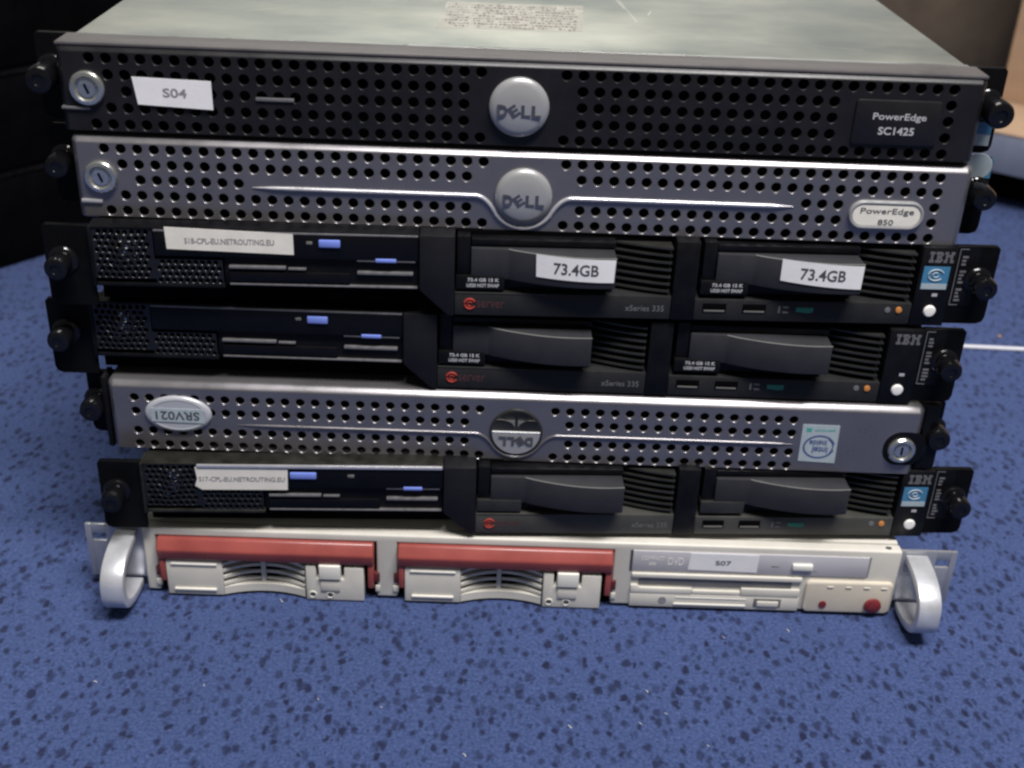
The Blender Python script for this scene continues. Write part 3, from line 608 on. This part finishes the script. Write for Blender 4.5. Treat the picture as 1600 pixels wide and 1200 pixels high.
# ================================================================== server 7: beige server at the bottom
s7 = server(7, 'beige server with two red drive handles and silver grips at the bottom of the stack')
B().box(-214.6, 214.6, 9, 640, -1, 42.8, .4).build('chassis', 'beige', s7)
B().box(-213, 213, 7.6, 8.8, .4, 41).build('front_void', 'void', s7)
B().prism([(-215, 0), (-207.4, 0), (-207.4, 38.2), (-83.2, 38.2), (-83.2, 0), (-71.2, 0), (-71.2, 38.2), (51.6, 38.2), (51.6, 0), (215, 0), (215, 43.3), (-215, 43.3)], 0, 7.5, 'y', 1.3, 4).build('front_frame', 'beige', s7, 40)
for dx in (0, 135.6):
    bay = B().box(-206.8 + dx, -83.9 + dx, 5.5, 7.4, 0, 38).build('drive_carrier', 'void', s7)
    hb = B().prism([(3.2, 38.0), (-1.6, 38.0), (-5.9, 32.0), (-4.4, 24.8), (3.2, 24.4)], -206.4 + dx, -84.4 + dx, 'x', 1.2, 3).build('carrier_handle', 'redbar', bay, 50)
    B().box(-206.0 + dx, -202.8 + dx, -3.5, 3, 9, 27, .8).build('handle_arm', 'redbar', bay); B().box(-88.0 + dx, -84.6 + dx, -3.5, 3, 8, 27, .8).build('handle_arm', 'redbar', bay)
    B().box(-209 + dx, -203.6 + dx, -1.4, 2, 11, 17.5, .6).build('handle_hinge', 'brown', bay); B().box(-86.6 + dx, -81.4 + dx, -1.4, 2, 11, 17.5, .6).build('handle_hinge', 'brown', bay)
    B().box(-206.6 + dx, -202 + dx, 3.2, 5.4, 0, 24).build('hinge_slot', 'void', bay); B().box(-89.6 + dx, -84.2 + dx, 3.2, 5.4, 0, 24).build('hinge_slot', 'void', bay)
    B().box(-209.6 + dx, -206.2 + dx, -1, 0, 4, 8.6, .6).build('hinge_stop', 'beige', bay); B().box(-84 + dx, -81.2 + dx, -1, 0, 4, 8.6, .6).build('hinge_stop', 'beige', bay)
    p = B().box(-202.6 + dx, -170.6 + dx, -3.2, 5, -.4, 23.6, .8, 3).build('carrier_panel', 'beige', bay)
    B().box(-199.6 + dx, -173.4 + dx, -4.0, -3, 20.6, 22.2, .5).box(-198.6 + dx, -174.4 + dx, -4.4, -3, 3.2, 4.8, .6).build('raised_ridge', 'beigelt', p)
    vn = B()
    for k, z in enumerate((.2, 6.3, 11.0, 15.7, 20.2)):
        th = 5.0 if k == 0 else 1.8
        for (xa, xb) in (((-170.4, -124.2),) if k < 2 else ((-170.4, -150.0), (-147.4, -124.2))):
            pts = []
            for j in range(13):
                x = xa + (xb - xa) * j / 12; u = (x + 147.3) / 23.4; pts.append((x + dx, -2.8 + 7.6 * (1 - u * u) * (1 if k else .6)))
            vn.prism(pts + [(xb + dx, 5.4), (xa + dx, 5.4)] if k else pts + [(xb + dx, 5.4), (xa + dx, 5.4)], z, z + th, 'z')
    vn.box(-150 + dx, -147.4 + dx, 3.2, 5.4, 5, 23, .2)
    vn.build('curved_vent', 'beige', bay)
    lt = B().prism([(-123.4 + dx, -1.2), (-90.2 + dx, -1.2), (-90.2 + dx, 22.4), (-101.4 + dx, 22.4), (-101.4 + dx, 14), (-117.4 + dx, 14), (-117.4 + dx, 23), (-123.4 + dx, 23)], -3.6, 5, 'y', .8, 3).build('latch_block', 'beige', bay)
    B().box(-115.6 + dx, -103.2 + dx, -5.6, 3, 14.6, 24.6, .9, 3).build('latch_tab', 'beigelt', lt)
    B().box(-115 + dx, -103.8 + dx, -4.6, -3, 6.0, 13.6, .6).build('lower_tab', 'beige', lt)
    for x in (-119.6, -109.6):
        B().lathe(x + dx, 4.6 - 1.6, [(2.3, -3.5), (2.3, -4.0), (1.9, -4.15), (1.7, -3.7)], 20).build('light_pipe', 'beigelt', lt)
        B().lathe(x + dx, 4.6 - 1.6, [(1.8, -3.72), (0, -3.74)], 20).build('light_lens', 'ink', lt)
# right end: optical drive, floppy, control panel
cd = B().box(62.4, 196.8, -.7, .6, 25.0, 38.9, .35).build('optical_drive', 'lilac', s7)
B().box(61.0, 62.3, -.3, .4, 24.6, 39).build('drive_gap', 'ink', cd)
B().box(196.9, 198.0, -.2, .3, 25, 39).build('drive_gap', 'inkgrey', cd)
p = quadlabel('asset_label', [(94.8, 38.6), (133.8, 38.4), (133.6, 26.4), (94.2, 27.0)], -.72, 'paper', cd, .3); text('S07', 114, 32.4, 9, 3.0, -1.04, 'ink', p, bold=.01)
text('COMPACT\ndisc', 73.8, 32.2, 13, 6.0, -.7, 'beigelt', cd); text('DVD', 87, 32.2, 9, 5.0, -.7, 'beigelt', cd)
B().box(141.6, 146.0, -.9, -.6, 30.9, 31.7).build('drive_light', 'inkgrey', cd)
B().box(153.4, 165.0, -2.6, 0, 29.4, 33.6, .7).build('eject_button', 'beigelt', cd); B().box(166.0, 167.6, -.9, -.6, 28.6, 29.2).build('drive_light', 'inkgrey', cd)
fl = B().box(62.6, 160.5, -1.8, .6, 20.6, 23.8, .7, 3).prism([(62.6, 9.8), (98, 9.8), (98, 13.8), (68, 13.8), (66, 15.4), (62.6, 15.4)], -1.8, .6, 'y', .4).prism([(98.2, 9.8), (126, 9.8), (126, 12.6), (98.2, 12.6)], -1.6, .6, 'y', .4).prism([(126.2, 9.8), (160, 9.8), (160, 15.2), (126.2, 15.2)], -1.8, .6, 'y', .4).box(62.6, 160.4, -1.7, .6, .4, 9.6, .4).build('floppy_drive', 'beige', s7)
B().box(67, 155, -.6, .4, 15.4, 20.4).build('disk_slot', 'usb', fl)
B().lathe(81.6, 5.4, [(2.3, -1.72), (2.3, -2.0), (0, -1.9)], 20).build('screw_head', 'inkgrey', fl)
B().box(88, 130, -2.5, -1.6, 2.4, 3.8, .4).box(89, 130, -2.0, -1.6, 7.2, 8.0, .2).build('raised_ridge', 'beigelt', fl)
B().box(134.4, 150.2, -1.95, -1.65, 2.6, 8.6, .1).build('button_recess', 'usb', fl); B().box(136.2, 148.8, -2.7, -1.6, 3.2, 7.0, .6).build('eject_button', 'beige', fl)
pn = B().rrect(163.2, 213.4, .6, 22.2, 3.0, [(-1.2, -2.3), (-.5, -2.1), (0, -1.6), (0, .5)]).build('control_panel', 'yell', s7)
for x in (177, 187.5, 198, 208): B().box(x - 1.8, x + 1.8, -2.8, -2.1, 18.4, 19.5, .4).build('raised_mark', 'beige', pn)
B().lathe(174.2, 6.6, [(2.3, -2.2), (2.2, -3.0), (0, -3.3)], 20).build('reset_button', 'knobred', pn)
B().lathe(203.0, 7.0, [(5.0, -2.8), (4.8, -4.0), (4.0, -4.6), (0, -4.9)], 28).build('power_button', 'knobred', pn)
B().prism([(207.6 + 1.9 * math.cos(2 * PI * k / 16), 3.6 + 1.5 * math.sin(2 * PI * k / 16)) for k in range(16)], 43.1, 43.34, 'z').build('screw_hole', 'ink', s7)
for k in range(9): pass
# grips and ears
for s_ in (-1, 1):
    x0, x1 = sorted((s_ * 218, s_ * 230.5)); b = B(); path = []
    for k in range(33):
        a = PI / 2 + PI * k / 32
        ca, sa = math.cos(a), math.sin(a); path.append((3 + 35.5 * -abs(ca) ** .75, 20.5 + 19.2 * math.copysign(abs(sa) ** .8, sa)))
    out = path; inn = []
    for i, (y, z) in enumerate(path):
        cy, cz = 3, 20.5; inn.append((min(3, cy + (y - cy) * .84), cz + (z - cz) * .75))
    t = bmesh.new(); n = len(out); V = []
    for x, bev in ((x0, 0), (x1, 0)):
        V.append(([t.verts.new((x, *p_)) for p_ in out], [t.verts.new((x, *p_)) for p_ in inn]))
    for i in range(n - 1):
        for o_, i_ in V: t.faces.new((o_[i], o_[i + 1], i_[i + 1], i_[i]))
        t.faces.new((V[0][0][i], V[0][0][i + 1], V[1][0][i + 1], V[1][0][i])); t.faces.new((V[0][1][i], V[0][1][i + 1], V[1][1][i + 1], V[1][1][i]))
    for i in (0, n - 1): t.faces.new((V[0][0][i], V[1][0][i], V[1][1][i], V[0][1][i]))
    bmesh.ops.recalc_face_normals(t, faces=t.faces[:])
    eg = [e_ for e_ in t.edges if e_.calc_face_angle(0) > 1.2]
    bmesh.ops.bevel(t, geom=eg, offset=.8, segments=2, affect='EDGES', profile=.5)
    b._merge(t); b.build('grip', 'alu', s7, 40)
    ex = B()
    z0, z1 = 6, 41.5
    if s_ > 0: ex.box(215.2, 236.5, 4, 6, z0, z1, .3).box(236.5, 244.5, 4, 6, 35.5, z1, .3).box(236.5, 244.5, 4, 6, z0, 30.5, .3).box(244.5, 248, 4, 6, z0, z1, .3)
    else: ex.box(-236.5, -215.2, 4, 6, z0, z1, .3).box(-244.5, -236.5, 4, 6, 35.5, z1, .3).box(-244.5, -236.5, 4, 6, z0, 30.5, .3).box(-248, -244.5, 4, 6, z0, z1, .3)
    ex.build('mounting_ear', 'earm', s7)
for x in (-190, 190):
    for y in (40, 600): B().prism([(x + 8 * math.cos(2 * PI * k / 20), y + 8 * math.sin(2 * PI * k / 20)) for k in range(20)], -2, -.9, 'z').build('rubber_foot', 'black', s7)

# ================================================================== things around
dA = Vector((30, 38, 0)).normalized(); ang = math.atan2(dA.y, dA.x)
cl = ['lowest black equipment case standing on the carpet left of the stack', 'second black equipment case up, left of the stack', 'third black equipment case up, level with the top server', 'topmost black equipment case in the left pile']
for k in range(4):
    t = thing('equipment_case', (-455, 471, -2 + 87.5 * k), ang, cl[k], 'equipment case', 'black cases piled on the left')
    B().box(-420, 620, 0, 480, .6, 86.6, 2.0, 2).build('case_shell', 'steelblk', t)
    B().box(-418, 618, -1.2, 0, 82.0, 84.6, .5).build('front_lip', 'black', t)
dR = Vector((.80, -.60, 0)); angR = math.atan2(dR.y, dR.x)
t = thing('wooden_platform', (506, 716, -2), angR, 'low tan-topped platform with blue-grey edge behind the stack on the right', 'platform')
B().box(-260, 700, 60, 150, 0, 44).build('shadow_gap_base', 'void', t)  # near-black base paints the shadowed gap under the platform
B().box(-260, 700, 0, 150, 44.2, 86, 1.5).build('edge_board', 'slate', t); B().box(-260, 700, -.5, 150, 86.2, 88.4, .6).build('top_board', 'tan', t)
t2 = thing('cardboard_panel', (506, 716, 86.6), angR, 'tan upright board standing on the platform at the right edge', 'board')
B().box(-35, 560, 135, 150, 0, 420, 1).build('board', 'tan', t2)
t3 = tag(B().box(-900, 900, 0, 18, 0, 440, 1).build('brown_partition', 'brownw'), 'dark brown partition board behind the tan board at upper right', 'partition')
nR = Vector((.60, .80, 0)); t3.location = (Vector((506, 716, -2)) + nR * 320) * MM; t3.rotation_euler = (0, 0, angR)
tag(B().tube([(300, 362, -.3), (340, 361, -.3), (381, 360, -.3), (430, 358.5, -.3), (520, 362, -.3), (640, 380, -.3), (800, 430, -.3)], 1.6, 10).build('cable', 'cable'), 'thin white cable lying on the carpet right of the stack', 'cable')
lint = [(-137.7, -5.0), (-222.5, -76.2), (66.8, -70.6), (24.9, -98.1), (-28.2, -119.8), (152.4, -17.4), (-72.3, -88.5), (-105.0, -83.9), (61.2, -94.3), (114.6, -24.7), (-165.7, -76.1), (93.9, -108.5), (75.2, -86.8)]
for k, (x, y) in enumerate(lint):
    a = rr.uniform(-1.2, -.3); l = rr.uniform(1.4, 2.8) * (1.3 if k < 6 else .8); b = rr.uniform(-.5, .5)
    pts = [(l * (t / 4 - .5) * math.cos(a) + b * math.sin(PI * t / 4), l * (t / 4 - .5) * math.sin(a), .3 * math.sin(PI * t / 4)) for t in range(5)]
    o = B().tube(pts, .22 if k < 6 else .14, 5).build('lint_fibre', 'lint'); o.location = (x * MM, y * MM, -.0014)
    tag(o, 'tiny pale lint fibre lying on the blue carpet in front of the stack', 'lint', 'pale lint fibres on the carpet')
for (x, y), mt, lab in (((415.9, 384.9), 'crumb', 'tiny orange crumb on the carpet behind the white cable'), ((465.3, 589.0), 'paper', 'tiny white crumb on the carpet by the platform')):
    c = B().prism([(0, -1.3), (1.6, -.8), (2.0, .6), (.6, 1.4), (-1.2, .8)], 0, 1.4, 'z', .3).build('crumb', mt); c.location = (x * MM, y * MM, -.002); tag(c, lab, 'crumb', 'crumbs on the carpet')
